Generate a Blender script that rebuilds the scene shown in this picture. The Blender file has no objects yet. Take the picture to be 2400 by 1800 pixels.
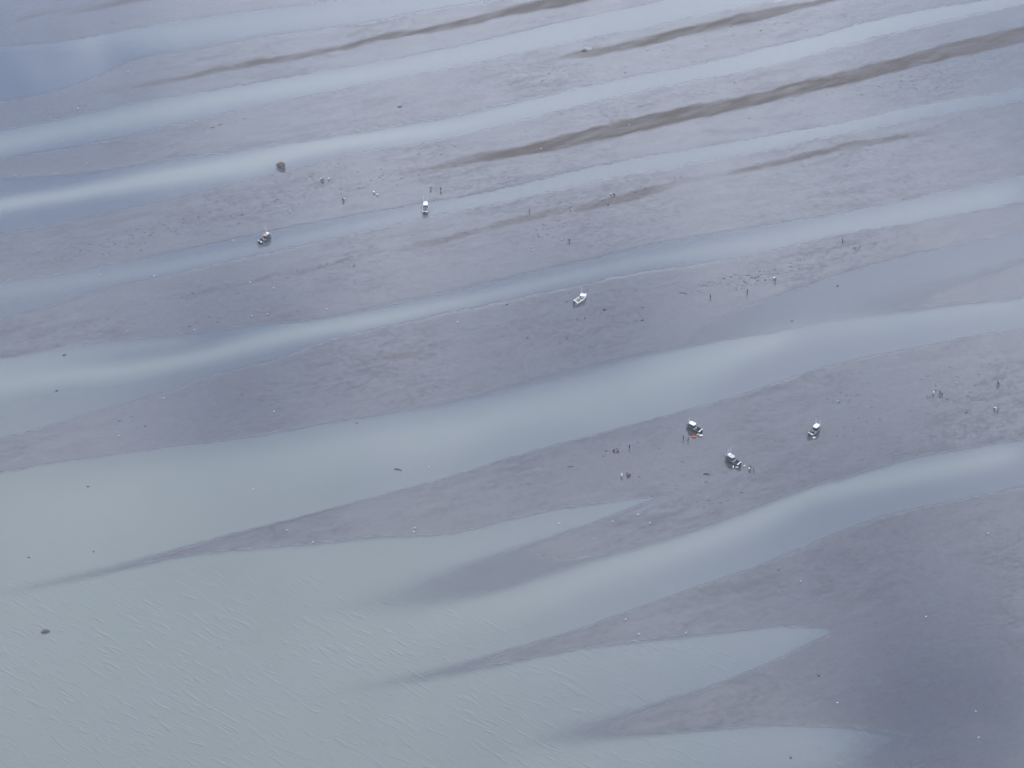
import bpy, bmesh, math, random
import numpy as np
from mathutils import Vector, Matrix
random.seed(7); np.random.seed(7)
S = bpy.context.scene; COL = S.collection; PI = math.pi

# ------------------------------------------------------------------ camera, world, sun, exposure
CAMH, PITCH, FOV = 515.0, math.radians(38.0), math.radians(24.0)
FPX = 1200/math.tan(FOV/2)
cd = bpy.data.cameras.new('camera'); cam = bpy.data.objects.new('camera', cd); COL.objects.link(cam)
cam.location = (0, 0, CAMH); cam.rotation_euler = (PI/2-PITCH, 0, 0)
cd.sensor_width = 36; cd.lens = 18/math.tan(FOV/2); cd.clip_start = 1; cd.clip_end = 40000
S.camera = cam
S.render.resolution_x, S.render.resolution_y = 1024, 768
S.view_settings.view_transform = 'Standard'; S.view_settings.look = 'None'; S.view_settings.gamma = 1
S.view_settings.exposure = 0.40
SUN_EL, SUN_AZ = math.radians(48), math.radians(150)      # azimuth from +Y clockwise: behind the camera, to the right
sd = bpy.data.lights.new('sun', 'SUN'); sd.energy = 1.0; sd.angle = math.radians(14); sd.color = (1, .96, .9)
sun = bpy.data.objects.new('sun', sd); COL.objects.link(sun)
sdir = Vector((math.sin(SUN_AZ)*math.cos(SUN_EL), math.cos(SUN_AZ)*math.cos(SUN_EL), math.sin(SUN_EL)))
sun.rotation_euler = sdir.to_track_quat('Z', 'Y').to_euler(); sun.location = (0, 0, 900)

def pxdir(u, v):
    dx, dy = (u-1200)/FPX, (900-v)/FPX
    return Vector((dx, math.cos(PITCH)+dy*math.sin(PITCH), -math.sin(PITCH)+dy*math.cos(PITCH)))
def at(u, v, z=0.0):
    d = pxdir(u, v); t = (CAMH-z)/-d.z
    return Vector((d.x*t, d.y*t, z))
def refl(u, v):
    d = pxdir(u, v).normalized(); return Vector((d.x, d.y, -d.z))

def nn(nt, typ, **kw):
    n = nt.nodes.new(typ)
    for k, val in kw.items():
        if k in n.inputs.keys(): n.inputs[k].default_value = val
        else: setattr(n, k, val)
    return n
w = bpy.data.worlds.new('World'); S.world = w; w.use_nodes = True
nt = w.node_tree; nt.nodes.clear(); L = nt.links.new
sky = nn(nt, 'ShaderNodeTexSky', sky_type='NISHITA', sun_disc=False)
sky.sun_elevation = SUN_EL; sky.sun_rotation = SUN_AZ; sky.altitude = 100; sky.air_density = 1.0; sky.dust_density = 1.5
skm = nn(nt, 'ShaderNodeVectorMath', operation='SCALE'); skm.inputs['Scale'].default_value = 0.15
L(sky.outputs[0], skm.inputs[0])
geo = nn(nt, 'ShaderNodeTexCoord')
def nmath(nt, op, a, b=None, clamp=False):
    n = nt.nodes.new('ShaderNodeMath'); n.operation = op; n.use_clamp = clamp
    for i, x in enumerate((a, b)):
        if x is None: continue
        if isinstance(x, (int, float)): n.inputs[i].default_value = x
        else: nt.links.new(x, n.inputs[i])
    return n.outputs[0]
def nramp(nt, x, a, b, c=0., d=1.):
    n = nt.nodes.new('ShaderNodeMapRange'); n.interpolation_type = 'SMOOTHSTEP'
    nt.links.new(x, n.inputs[0])
    for i, k in enumerate((a, b, c, d)): n.inputs[1+i].default_value = k
    return n.outputs[0]
wn = nn(nt, 'ShaderNodeTexNoise', Scale=60.0, Detail=4.0, Roughness=.6); L(geo.outputs['Generated'], wn.inputs['Vector'])
wv = nn(nt, 'ShaderNodeVectorMath', operation='SCALE'); wv.inputs['Scale'].default_value = .042
wsub = nn(nt, 'ShaderNodeVectorMath', operation='SUBTRACT'); wsub.inputs[1].default_value = (.5, .5, .5)
L(wn.outputs['Color'], wsub.inputs[0]); L(wsub.outputs[0], wv.inputs[0])
wadd = nn(nt, 'ShaderNodeVectorMath', operation='ADD'); L(geo.outputs['Generated'], wadd.inputs[0]); L(wv.outputs[0], wadd.inputs[1])
big = nn(nt, 'ShaderNodeTexNoise', Scale=3.2, Detail=2.0, Roughness=.5); L(geo.outputs['Generated'], big.inputs['Vector'])
cloud = nramp(nt, big.outputs[0], .36, .54, .45, 1.0)
def blob(u, v, rad_px, soft):
    d = refl(u, v); r = rad_px/FPX
    dist = nn(nt, 'ShaderNodeVectorMath', operation='DISTANCE'); dist.inputs[1].default_value = d
    L(wadd.outputs[0], dist.inputs[0])
    return nramp(nt, dist.outputs['Value'], r*(1+soft), r*max(0., 1-soft))
for (u, v, r, so, k) in [(-60, 290, 600, .8, .5), (110, 165, 230, .8, .5), (1330, 850, 300, .8, .4), (620, 960, 300, .7, .35), (2210, 1700, 220, .5, .75), (1950, 1060, 260, .7, .25), (2150, 380, 300, .7, .12), (2150, 1300, 420, .8, .2),
                         (2050, 1440, 240, .7, .25)]:
    cloud = nmath(nt, 'MULTIPLY', cloud, nmath(nt, 'SUBTRACT', 1.0, nmath(nt, 'MULTIPLY', blob(u, v, r, so), k)))  # cloud gaps: mirrored blue sky, plus gaps added to dim overbright mud
for (u, v, r, so, k) in [(205, 140, 62, .4, .85), (150, 175, 40, .5, .7), (70, 170, 42, .5, .75), (90, 215, 30, .6, .6), (2095, 1440, 22, .4, .5), (2330, 1800, 100, .6, .6), (2050, 1460, 22, .5, .25), (2345, 1390, 18, .5, .25)]:
    cloud = nmath(nt, 'MAXIMUM', cloud, nmath(nt, 'MULTIPLY', blob(u, v, r, so), k))
mixc = nn(nt, 'ShaderNodeMix', data_type='RGBA'); L(cloud, mixc.inputs['Factor'])
tint = nn(nt, 'ShaderNodeVectorMath', operation='MULTIPLY'); tint.inputs[1].default_value = (.80, 1.0, 1.30)
L(skm.outputs[0], tint.inputs[0]); L(tint.outputs[0], mixc.inputs['A']); mixc.inputs['B'].default_value = (1.32, 1.42, 1.66, 1)
sep = nn(nt, 'ShaderNodeSeparateXYZ'); L(geo.outputs['Generated'], sep.inputs[0])
bright = nramp(nt, sep.outputs['Z'], .44, .76, 1.20, .88)     # unseen sky made brighter lower down to lift the far mud's sheen
bright = nmath(nt, 'MULTIPLY', bright, nramp(nt, sep.outputs['Y'], .15, .75, .60, 1.42))     # unseen sky brightened ahead, dimmed behind, to strengthen the mirror sheen
cs = nn(nt, 'ShaderNodeVectorMath', operation='SCALE'); L(mixc.outputs['Result'], cs.inputs[0]); L(bright, cs.inputs['Scale'])
bg = nn(nt, 'ShaderNodeBackground', Strength=1.0); L(cs.outputs[0], bg.inputs[0])
wo = nn(nt, 'ShaderNodeOutputWorld'); L(bg.outputs[0], wo.inputs[0])

# ------------------------------------------------------------------ survey of the flats (tide edges traced as lines)
FT = {}
def fbm(x, y, seed, octaves=4, gain=.5):
    if seed not in FT:
        rng = np.random.RandomState(seed); FT[seed] = [rng.rand(256, 256) for _ in range(8)]
    tot = np.zeros_like(x); a = 1.; n = 0.
    for o in range(octaves):
        T = FT[seed][o]; xs = x*2**o + 17.3*o; ys = y*2**o + 5.1*o
        xi = np.floor(xs).astype(int); yi = np.floor(ys).astype(int); fx = xs-xi; fy = ys-yi
        fx = fx*fx*(3-2*fx); fy = fy*fy*(3-2*fy)
        q = lambda i, j: T[(xi+i) & 255, (yi+j) & 255]
        tot += a*((q(0, 0)*(1-fx)+q(1, 0)*fx)*(1-fy)+(q(0, 1)*(1-fx)+q(1, 1)*fx)*fy); n += a; a *= gain
    return tot/n-.5
def sst(x, a=0., b=1.):
    t = np.clip((x-a)/(b-a), 0, 1); return t*t*(3-2*t)
def lin(u, pts, k=1):
    xs = np.array([p[0] for p in pts], float); ys = np.array([p[k] for p in pts], float)
    r = np.interp(u, xs, ys)
    if k == 1:
        s0 = (ys[1]-ys[0])/(xs[1]-xs[0]); s1 = (ys[-1]-ys[-2])/(xs[-1]-xs[-2])
        r = np.where(u < xs[0], ys[0]+np.clip(s0, -.35, -.15)*(u-xs[0]), r)
        r = np.where(u > xs[-1], ys[-1]+np.clip(s1, -.35, -.15)*(u-xs[-1]), r)
    return r
# an edge is a list of (u, v, softness)
A_t = [(0,108,8),(150,98,8),(300,68,8),(450,42,8),(600,23,8),(700,12,8),(800,0,8),(1200,-70,8)]
A_b = [(0,243,22),(150,212,26),(225,190,34),(300,143,44),(450,122,50),(600,92,34),(700,76,26),(800,66,24),(900,46,20),(1000,27,20),(1100,11,16),(1200,-4,16)]
B_t = [(0,302,14),(150,277,12),(300,241,8),(450,220,6),(600,194,5),(700,178,5),(800,159,5),(900,142,5),(1000,125,5),(1100,100,5),(1200,77,5),(1300,57,5),(1400,33,5),(1500,12,5),(1560,0,5)]
B_b = [(0,374,16),(150,352,26),(300,322,26),(400,296,16),(450,284,10),(600,250,7),(700,230,6),(800,211,6),(900,192,6),(1000,173,6),(1100,152,6),(1200,127,6),(1300,108,6),(1400,85,7),(1500,68,7),(1600,46,7),(1700,26,7),(1800,6,7)]
C_t = [(0,412,34),(150,408,30),(300,388,24),(450,364,18),(600,342,22),(700,330,26),(800,312,26),(900,296,26),(1000,280,24),(1100,264,24),(1200,236,26),(1300,218,18),(1400,193,12),(1500,176,9),(1600,157,8),(1700,138,8),(1800,111,7),(1900,90,7),(2000,58,7),(2100,35,7),(2200,16,7),(2300,0,7)]
C_b = [(0,550,18),(100,536,16),(150,524,18),(200,510,20),(300,490,22),(400,474,20),(450,458,14),(520,440,10),(600,419,7),(700,398,6),(760,377,6),(800,362,6),(900,350,6),(1000,336,6),(1100,315,6),(1200,292,7),(1300,260,8),(1400,239,8),(1500,217,8),(1600,193,7),(1700,178,6),(1800,160,6),(1900,130,6),(2000,100,6),(2100,75,6),(2200,52,6),(2300,30,6),(2400,8,6)]
D_t = [(0,656,12),(100,646,14),(200,634,10),(250,617,6),(300,609,5),(400,591,5),(500,572,5),(600,551,5),(650,537,5),(700,529,5),(800,510,6),(900,491,6),(1000,474,6),(1100,460,9),(1200,436,10),(1300,412,10),(1400,387,10),(1500,370,8),(1600,354,8),(1700,336,8),(1800,317,7),(1900,301,7),(2000,282,9),(2100,257,9),(2200,237,8),(2300,221,8),(2400,206,8)]
D_b = [(0,748,12),(100,724,12),(150,708,12),(200,690,14),(300,664,14),(400,645,10),(500,624,8),(600,600,7),(700,577,7),(800,556,7),(900,534,6),(1000,508,6),(1100,492,6),(1200,469,6),(1300,445,6),(1400,423,6),(1500,407,6),(1600,388,6),(1700,372,6),(1800,353,6),(1900,328,6),(2000,312,6),(2100,290,6),(2200,271,6),(2300,252,6),(2400,236,6)]
E_t = [(0,840,10),(100,824,10),(150,811,8),(300,794,8),(400,784,12),(500,773,12),(600,760,12),(700,754,18),(800,737,18),(900,718,18),(1000,694,16),(1100,670,14),(1200,651,10),(1300,624,8),(1400,605,8),(1500,577,8),(1600,558,7),(1700,542,7),(1800,525,7),(1900,510,7),(2000,493,7),(2100,474,7),(2200,450,7),(2300,431,7),(2400,412,7)]
E_b = [(0,1030,16),(100,1008,14),(150,990,12),(200,970,12),(300,946,9),(400,919,8),(450,900,8),(500,879,6),(600,858,5),(700,828,5),(755,806,5),(775,790,5),(800,785,7),(900,770,10),(1000,743,12),(1100,724,12),(1200,705,9),(1300,681,9),(1400,662,8),(1500,637,8),(1600,626,8),(1700,610,7),(1800,588,7),(1900,564,6),(2000,545,6),(2100,531,6),(2200,512,6),(2300,496,6),(2400,474,6)]
F_t = [(1200,838,200),(1400,800,160),(1500,775,140),(1600,750,120),(1700,722,60),(1800,701,10),(1900,667,6),(2000,634,6),(2100,602,6),(2200,583,6),(2300,558,6),(2400,542,6)]
F_b = [(1200,850,150),(1500,800,120),(1700,772,60),(1800,755,60),(2000,700,70),(2100,690,60),(2200,672,40),(2300,650,30),(2400,628,20)]
G_t = [(0,1106,12),(100,1088,10),(200,1074,8),(300,1060,8),(400,1046,8),(500,1034,12),(600,1020,18),(700,1001,22),(800,980,26),(900,964,34),(1000,946,44),(1100,926,56),(1200,896,76),(1300,866,90),(1400,842,90),(1500,824,70),(1600,806,44),(1700,790,22),(1800,781,18),(1900,758,9),(2000,744,7),(2100,736,8),(2200,721,9),(2300,710,8),(2400,700,8)]
G_b = [(0,1388,50),(100,1366,34),(200,1347,26),(300,1322,24),(400,1294,18),(500,1266,14),(600,1241,8),(700,1212,5),(800,1187,5),(900,1158,4),(1000,1133,4),(1100,1106,4),(1200,1071,5),(1300,1046,7),(1400,1019,7),(1500,992,7),(1600,968,6),(1700,938,6),(1800,908,6),(1850,889,6),(1900,866,6),(2000,843,6),(2100,830,6),(2200,805,6),(2300,784,6),(2400,772,6)]
H_b = [(0,1396,50),(100,1376,30),(200,1354,22),(300,1331,16),(400,1306,14),(500,1293,12),(600,1283,14),(700,1275,16),(800,1264,16),(900,1255,18),(1000,1252,16),(1100,1243,14),(1200,1211,16),(1300,1188,14),(1400,1179,14),(1500,1164,8),(1525,1164,6),(1540,1166,6)]
I_b = [(700,1432,70),(800,1412,60),(900,1385,50),(1000,1352,34),(1050,1334,24),(1100,1315,20),(1200,1286,18),(1300,1261,16),(1350,1242,14),(1430,1213,14),(1500,1188,12),(1530,1172,8),(1540,1166,6)]
K_t = [(700,1445,60),(800,1440,56),(900,1434,46),(1000,1424,36),(1100,1404,26),(1200,1378,22),(1300,1338,26),(1400,1307,26),(1500,1274,26),(1600,1246,26),(1700,1210,28),(1800,1171,30),(1900,1132,24),(2000,1112,22),(2100,1078,16),(2200,1056,14),(2300,1041,16),(2400,1027,16)]
K_b = [(700,1632,70),(750,1624,60),(900,1598,34),(1000,1577,26),(1100,1556,20),(1200,1524,14),(1300,1496,11),(1400,1464,9),(1500,1426,8),(1600,1388,7),(1700,1355,6),(1800,1321,6),(1850,1299,6),(1900,1277,6),(2000,1234,6),(2100,1201,6),(2200,1182,6),(2300,1163,6),(2400,1139,6)]
N_t = [(700,1640,60),(850,1612,44),(1000,1592,26),(1100,1571,20),(1200,1551,16),(1300,1526,16),(1400,1511,16),(1500,1498,18),(1600,1487,22),(1700,1478,18),(1800,1466,10),(1880,1461,8),(1920,1468,8),(1945,1484,8)]
N_b = [(1250,1735,80),(1350,1705,60),(1450,1684,30),(1500,1664,24),(1600,1637,18),(1700,1600,12),(1800,1558,9),(1870,1524,8),(1900,1508,8),(1945,1486,8)]
Q_t = [(1250,1744,60),(1350,1735,50),(1400,1728,36),(1500,1721,22),(1600,1714,16),(1700,1705,12),(1800,1697,10),(1900,1698,10),(2000,1703,16),(2100,1712,40),(2200,1740,80),(2300,1770,80)]
R_t = [(1900,722,40),(2100,690,60),(2250,664,60),(2400,622,50)]
R_b = [(1900,728,20),(2100,732,14),(2250,712,12),(2400,697,10)]
BANDS_WATER = [(A_t, A_b), (B_t, B_b), (C_t, C_b), (D_t, D_b), (E_t, E_b)]
# silt plumes: (points (u, v, half width up, half width down), strength)
CORES = [
 ([(-100,80,30,30),(400,75,24,28),(600,55,30,30),(800,30,34,30),(1000,0,30,30),(1200,-30,30,30)], .55),
 ([(-100,352,22,22),(0,338,26,22),(150,308,26,22),(300,276,24,24),(450,244,24,26),(600,216,22,24),(900,168,22,22),(1200,105,26,26),(1500,38,30,26),(1800,-30,26,26)], .8),
 ([(-100,505,14,14),(0,481,14,14),(150,456,13,14),(300,428,15,18),(450,402,17,22),(600,378,22,26),(700,350,18,22),(800,333,14,18),(1000,307,14,18),(1100,290,16,18),(1200,262,20,18),(1400,217,20,20),(1600,175,20,18),(1800,136,22,20),(2000,79,22,18),(2200,33,18,14),(2400,-6,16,12)], 1.0),
 ([(-100,705,16,16),(0,684,20,18),(150,663,18,18),(240,651,18,14),(420,622,14,14),(700,560,10,14),(850,528,10,12),(1000,498,14,12),(1200,455,16,16),(1600,372,18,16),(2000,296,18,16),(2400,222,16,14)], .45),
 ([(-100,935,30,24),(0,905,34,24),(150,882,22,20),(300,866,16,20),(400,849,16,20),(500,829,18,20),(600,803,20,22),(700,779,18,20),(800,762,16,18),(900,745,14,16),(1000,722,13,14),(1100,702,12,14),(1200,680,12,14),(1300,655,12,14),(1400,634,14,14),(1500,613,14,14),(1600,596,15,15),(1800,566,20,20),(2100,508,24,20),(2400,448,26,24)], .9),
 ([(-100,880,26,20),(0,858,20,18),(150,836,16,16),(300,812,12,14),(450,796,8,10)], .4),
 ([(1500,880,50,30),(1700,832,36,24),(1850,790,26,20),(1950,768,14,22),(2100,748,8,22),(2300,722,8,18),(2400,712,8,18)], .5),
 ([(-200,1240,120,120),(0,1220,100,110),(200,1180,70,100),(400,1120,50,90),(600,1084,40,70),(800,1052,38,50),(1000,1020,34,46),(1100,1002,34,42),(1200,970,32,42),(1300,950,34,44),(1400,925,36,56),(1600,865,34,60),(1750,815,24,24),(1850,792,18,20)], .95),
 ([(600,1330,60,60),(900,1320,40,50),(1100,1290,30,34),(1300,1230,30,26),(1500,1180,16,16)], .35),
 ([(700,1540,90,70),(900,1500,50,60),(1000,1468,36,50),(1100,1432,28,50),(1200,1412,26,44),(1300,1385,30,34),(1400,1345,28,32),(1500,1312,26,30),(1600,1284,26,26),(1700,1250,24,24),(1800,1206,26,24),(1900,1160,22,20),(2000,1136,20,20),(2200,1098,20,20),(2400,1058,20,20)], .95),
 ([(900,1680,70,70),(1200,1580,40,50),(1400,1530,30,60),(1600,1520,30,50),(1800,1490,20,40),(1900,1480,20,20)], .45),
 ([(1200,1800,70,70),(1500,1760,36,60),(1700,1740,30,60),(1900,1745,36,60),(2050,1790,40,60)], .6),
]
# drier, browner crests: (u, top, bottom, strength)
DRY = [
 [(0,42,56,.25),(150,22,36,.4),(300,-4,10,.6),(400,-20,-6,.6)],
 [(180,222,232,.0),(300,198,210,.35),(420,180,191,.6),(520,157,170,.75),(600,142,155,.85),(700,123,139,.9),(800,105,119,.9),(900,79,94,.9),(1000,63,77,1),(1100,42,59,1),(1200,16,36,1),(1300,-8,20,1),(1400,-26,-2,1)],
 [(1240,148,154,.0),(1300,131,142,.5),(1350,120,136,.8),(1400,112,131,.9),(1500,89,108,1),(1600,67,88,1),(1700,42,64,1),(1800,19,45,1),(1900,3,16,1),(1960,-8,2,1)],
 [(840,418,428,.0),(900,408,418,.25),(1000,390,402,.5),(1100,366,384,.8),(1200,347,371,1),(1300,322,353,1),(1400,297,331,1),(1500,273,311,1),(1600,251,287,1),(1700,233,264,1),(1800,211,241,1),(1900,184,217,1),(2000,159,193,1),(2100,137,168,1),(2200,108,144,1),(2300,84,122,1),(2400,60,100,1)],
 [(350,700,710,.1),(450,686,700,.3),(560,662,670,.3),(700,630,644,.45),(800,606,618,.4),(900,588,600,.3),(1000,566,580,.45),(1100,540,553,.5),(1200,512,527,.5),(1300,488,506,.55),(1400,470,488,.65),(1500,446,465,.7),(1600,421,432,.55),(1700,402,412,.5),(1800,379,392,.75),(1900,356,369,.8),(2000,333,346,.8),(2100,317,329,.6),(2200,303,310,.45),(2300,284,292,.0)],
 [(840,842,852,.0),(900,832,842,.25),(960,826,838,.35),(1100,806,814,.2),(1200,792,800,.0)],
]
def curve(u, c): return sum(k*lin(u+d, c, 1) for d, k in ((-90,.1),(-45,.22),(0,.36),(45,.22),(90,.1))), np.interp(u, [p[0] for p in c], [p[2] for p in c])
def bandmask(u, v, top, bot):
    a, sa = curve(u, top); b, sb = curve(u, bot)
    g = 1+.9*sst(v+.27*u, 1150, 1500); sa = sa*g; sb = sb*g
    return np.minimum(sst(v-a, -sa/2, sa/2), sst(b-v, -sb/2, sb/2))
def fields(u0, v0):
    n1 = fbm(u0/150+3, (v0+.27*u0)/50, 11, 5, .6); n2 = fbm(u0/34, (v0+.27*u0)/12, 12, 3)
    v = v0 + n1*5 + n2*4 + fbm(u0/14, v0/7, 13, 3, .6)*(4+3*sst(-v0, -800, -300)); u = u0
    m = np.zeros_like(u)
    for t, b in BANDS_WATER: m = np.maximum(m, bandmask(u, v, t, b))
    m = np.maximum(m, .86*bandmask(u, v, F_t, [(p[0], p[1]+8, 10) for p in G_t])*sst(u, 1150, 1950))
    m = m*(1-bandmask(u, v, R_t, R_b)*sst(u, 1850, 2550))
    # open water of the lower left, then the mud tongues laid into it
    a, sa = curve(u, G_t); ow = sst(v-a, -sa/2, sa/2)
    def tongue(t, b, lo, hi=None):
        k = bandmask(u, v, t, b)*sst(u, *lo)
        return k if hi is None else k*(u < hi)
    mud = np.zeros_like(u)
    mud = np.maximum(mud, tongue(G_b, H_b, (-300, 700), 1540))
    mud = np.maximum(mud, tongue(I_b, K_t, (420, 1500), 1540)*(.5+.5*sst(u-(v-1270)*3.2+n1*260+n2*120, 1060, 1560)))
    mud = np.maximum(mud, bandmask(u, v, G_b, K_t)*(u >= 1535))
    mud = np.maximum(mud, tongue(K_b, N_t, (600, 1450), 1945))
    mud = np.maximum(mud, tongue(N_b, Q_t, (1000, 1800), 1945))
    mud = np.maximum(mud, bandmask(u, v, K_b, Q_t)*(u >= 1940))
    mud = np.maximum(mud, sst(u+(v-1750)*1.1+n1*260, 1880, 2480)*sst(v, 1600, 1680))
    m = np.maximum(m, ow*(1-mud))
    # two little scour pools behind stones
    for (pu, pv, pa, pb) in [(1378,112,10,4.5),(950,250,13,4.5),(1972,574,6,2)]:
        d = ((u0-pu)/pa)**2+((v0-pv)/pb)**2
        m = np.maximum(m, 1-sst(d, .6, 1.5))
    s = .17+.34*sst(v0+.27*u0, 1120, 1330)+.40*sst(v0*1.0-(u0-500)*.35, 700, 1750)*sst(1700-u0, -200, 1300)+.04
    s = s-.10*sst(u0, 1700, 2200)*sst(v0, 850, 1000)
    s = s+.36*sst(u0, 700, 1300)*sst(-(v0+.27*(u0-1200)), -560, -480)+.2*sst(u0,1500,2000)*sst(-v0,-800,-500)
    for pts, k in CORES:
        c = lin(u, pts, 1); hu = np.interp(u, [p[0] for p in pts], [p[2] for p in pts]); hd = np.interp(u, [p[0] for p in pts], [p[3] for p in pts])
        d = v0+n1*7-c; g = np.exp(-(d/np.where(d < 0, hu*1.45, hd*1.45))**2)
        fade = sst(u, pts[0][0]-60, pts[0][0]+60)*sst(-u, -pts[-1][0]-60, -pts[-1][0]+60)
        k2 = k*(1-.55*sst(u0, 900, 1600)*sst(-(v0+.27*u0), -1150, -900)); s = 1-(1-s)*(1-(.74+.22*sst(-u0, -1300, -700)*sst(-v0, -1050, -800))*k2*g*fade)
    dry = np.zeros_like(u)
    ld = fbm(u0/60, (v0+.27*u0)/10, 21, 4, .6)
    for pts in DRY:
        a = lin(u, pts, 1); b = np.interp(u, [p[0] for p in pts], [p[2]-p[1] for p in pts])+a
        k = np.interp(u, [p[0] for p in pts], [p[3] for p in pts])
        vv = v0+n2*7+n1*6
        vv = vv+ld*2.5; q = np.minimum(sst(vv-a, -4.5, 3.5), sst(b-vv, -4.5, 3.5))*np.clip(.92+ld*.7, .5, 1)
        dry = np.maximum(dry, q*sst(k+ld*1.6*(1.05-k), .12, .75)*(.26+.76*k))
    return m, np.clip(s, 0, 1), dry
def fields1(u, v):
    r = fields(np.array([float(u)]), np.array([float(v)])); return [float(x[0]) for x in r]
def w2p(x, y):
    dep = y*math.cos(PITCH)+CAMH*math.sin(PITCH)
    up = y*math.sin(PITCH)-CAMH*math.cos(PITCH)
    dep = np.maximum(dep, 200.)
    return 1200+FPX*x/dep, 900-FPX*up/dep
def relief(x, y):
    return .035*fbm(x/9., y/9., 31, 4, .55)+.10*fbm(x/60., y/60., 32, 3)
def height(m, x, y):
    return (.5-m)*np.where(m > .5, .07, .008)+np.maximum(relief(x, y)*.30+.016, .003)*np.clip(1-2*m, 0, 1)
def look(x, y, A):
    i = int(np.clip(np.searchsorted(xs, x)-1, 0, nx-2)); j = int(np.clip(np.searchsorted(ys, y)-1, 0, ny-2))
    a = (x-xs[i])/(xs[i+1]-xs[i]); b = (y-ys[j])/(ys[j+1]-ys[j]); A = A.reshape(ny, nx)
    return float((A[j, i]*(1-a)+A[j, i+1]*a)*(1-b)+(A[j+1, i]*(1-a)+A[j+1, i+1]*a)*b)
def gz(x, y): return look(x, y, Z)

def mat(name):
    m = bpy.data.materials.new(name); m.use_nodes = True; m.node_tree.nodes.clear(); return m, m.node_tree
# mud: wet fine sand, a film of water over it except on the drier crests
mud, nt = mat('wet_mud'); L = nt.links.new
tc = nn(nt, 'ShaderNodeTexCoord')
def rotscale(nt, src, rot, sx, sy, off=0.):
    a = nt.nodes.new('ShaderNodeMapping'); a.inputs['Rotation'].default_value = (0, 0, math.radians(rot)); nt.links.new(src, a.inputs[0])
    b = nt.nodes.new('ShaderNodeMapping'); b.inputs['Scale'].default_value = (sx, sy, 1); b.inputs['Location'].default_value = (off, off*.7, 0); nt.links.new(a.outputs[0], b.inputs[0])
    return b
mp = rotscale(nt, tc.outputs['Object'], -22, .3, 1)
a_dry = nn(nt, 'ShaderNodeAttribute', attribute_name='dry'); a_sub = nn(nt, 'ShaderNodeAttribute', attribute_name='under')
nL = nn(nt, 'ShaderNodeTexNoise', Scale=.035, Detail=6.0, Roughness=.6); L(mp.outputs[0], nL.inputs['Vector'])
nM = nn(nt, 'ShaderNodeTexNoise', Scale=.22, Detail=6.0, Roughness=.62); L(mp.outputs[0], nM.inputs['Vector'])
nF = nn(nt, 'ShaderNodeTexNoise', Scale=.9, Detail=5.0, Roughness=.65); L(mp.outputs[0], nF.inputs['Vector'])
nG = nn(nt, 'ShaderNodeTexNoise', Scale=.62, Detail=5.0, Roughness=.7); L(rotscale(nt, tc.outputs['Object'], -22, .6, 1).outputs[0], nG.inputs['Vector'])
def mixrgb(nt, f, a, b, blend='MIX'):
    n = nt.nodes.new('ShaderNodeMix'); n.data_type = 'RGBA'; n.blend_type = blend
    for k, x in (('Factor', f), ('A', a), ('B', b)):
        if isinstance(x, (int, float)): n.inputs[k].default_value = x
        elif isinstance(x, tuple): n.inputs[k].default_value = x
        else: nt.links.new(x, n.inputs[k])
    return n.outputs['Result']
c = mixrgb(nt, nramp(nt, nL.outputs[0], .38, .62), (.052, .057, .067, 1), (.057, .055, .063, 1))
c = mixrgb(nt, nramp(nt, nM.outputs[0], .40, .66), c, (.065, .065, .075, 1))
c = mixrgb(nt, nmath(nt, 'MULTIPLY', nramp(nt, nG.outputs[0], .42, .60), .6), c, (.084, .082, .087, 1))
c = mixrgb(nt, nmath(nt, 'MULTIPLY', nramp(nt, nF.outputs[0], .54, .68), .7), c, (.046, .045, .051, 1))
c = mixrgb(nt, a_sub.outputs['Fac'], c, (.074, .079, .090, 1))  # mud below water painted lighter to offset dark rims at the shore
c = mixrgb(nt, a_dry.outputs['Fac'], c, (.080, .064, .054, 1))
bs = nn(nt, 'ShaderNodeBsdfPrincipled'); L(c, bs.inputs['Base Color'])
film = nmath(nt, 'MULTIPLY', nmath(nt, 'SUBTRACT', 1.0, nmath(nt, 'MULTIPLY', a_dry.outputs['Fac'], .92)), nmath(nt, 'SUBTRACT', 1.0, a_sub.outputs['Fac']))
reg = nn(nt, 'ShaderNodeTexNoise', Scale=.02, Detail=3.0); L(tc.outputs['Object'], reg.inputs['Vector'])
mix_ = nmath(nt, 'ADD', nmath(nt, 'MULTIPLY', nM.outputs[0], .4), nmath(nt, 'MULTIPLY', nG.outputs[0], .6))
patch = nmath(nt, 'SUBTRACT', 1.12, nmath(nt, 'MULTIPLY', nramp(nt, mix_, .40, .62), nramp(nt, reg.outputs[0], .35, .65, .35, .75)))
L(nmath(nt, 'MULTIPLY', nmath(nt, 'MULTIPLY', film, patch), 1.0), bs.inputs['Specular IOR Level'])
L(nramp(nt, nM.outputs[0], .3, .7, .03, .10), bs.inputs['Roughness']); bs.inputs['IOR'].default_value = 1.42
bmp = nn(nt, 'ShaderNodeBump', Strength=.22, Distance=.06)
L(nF.outputs[0], bmp.inputs['Height']); L(bmp.outputs[0], bs.inputs['Normal'])
o = nn(nt, 'ShaderNodeOutputMaterial'); L(bs.outputs[0], o.inputs[0])
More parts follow.
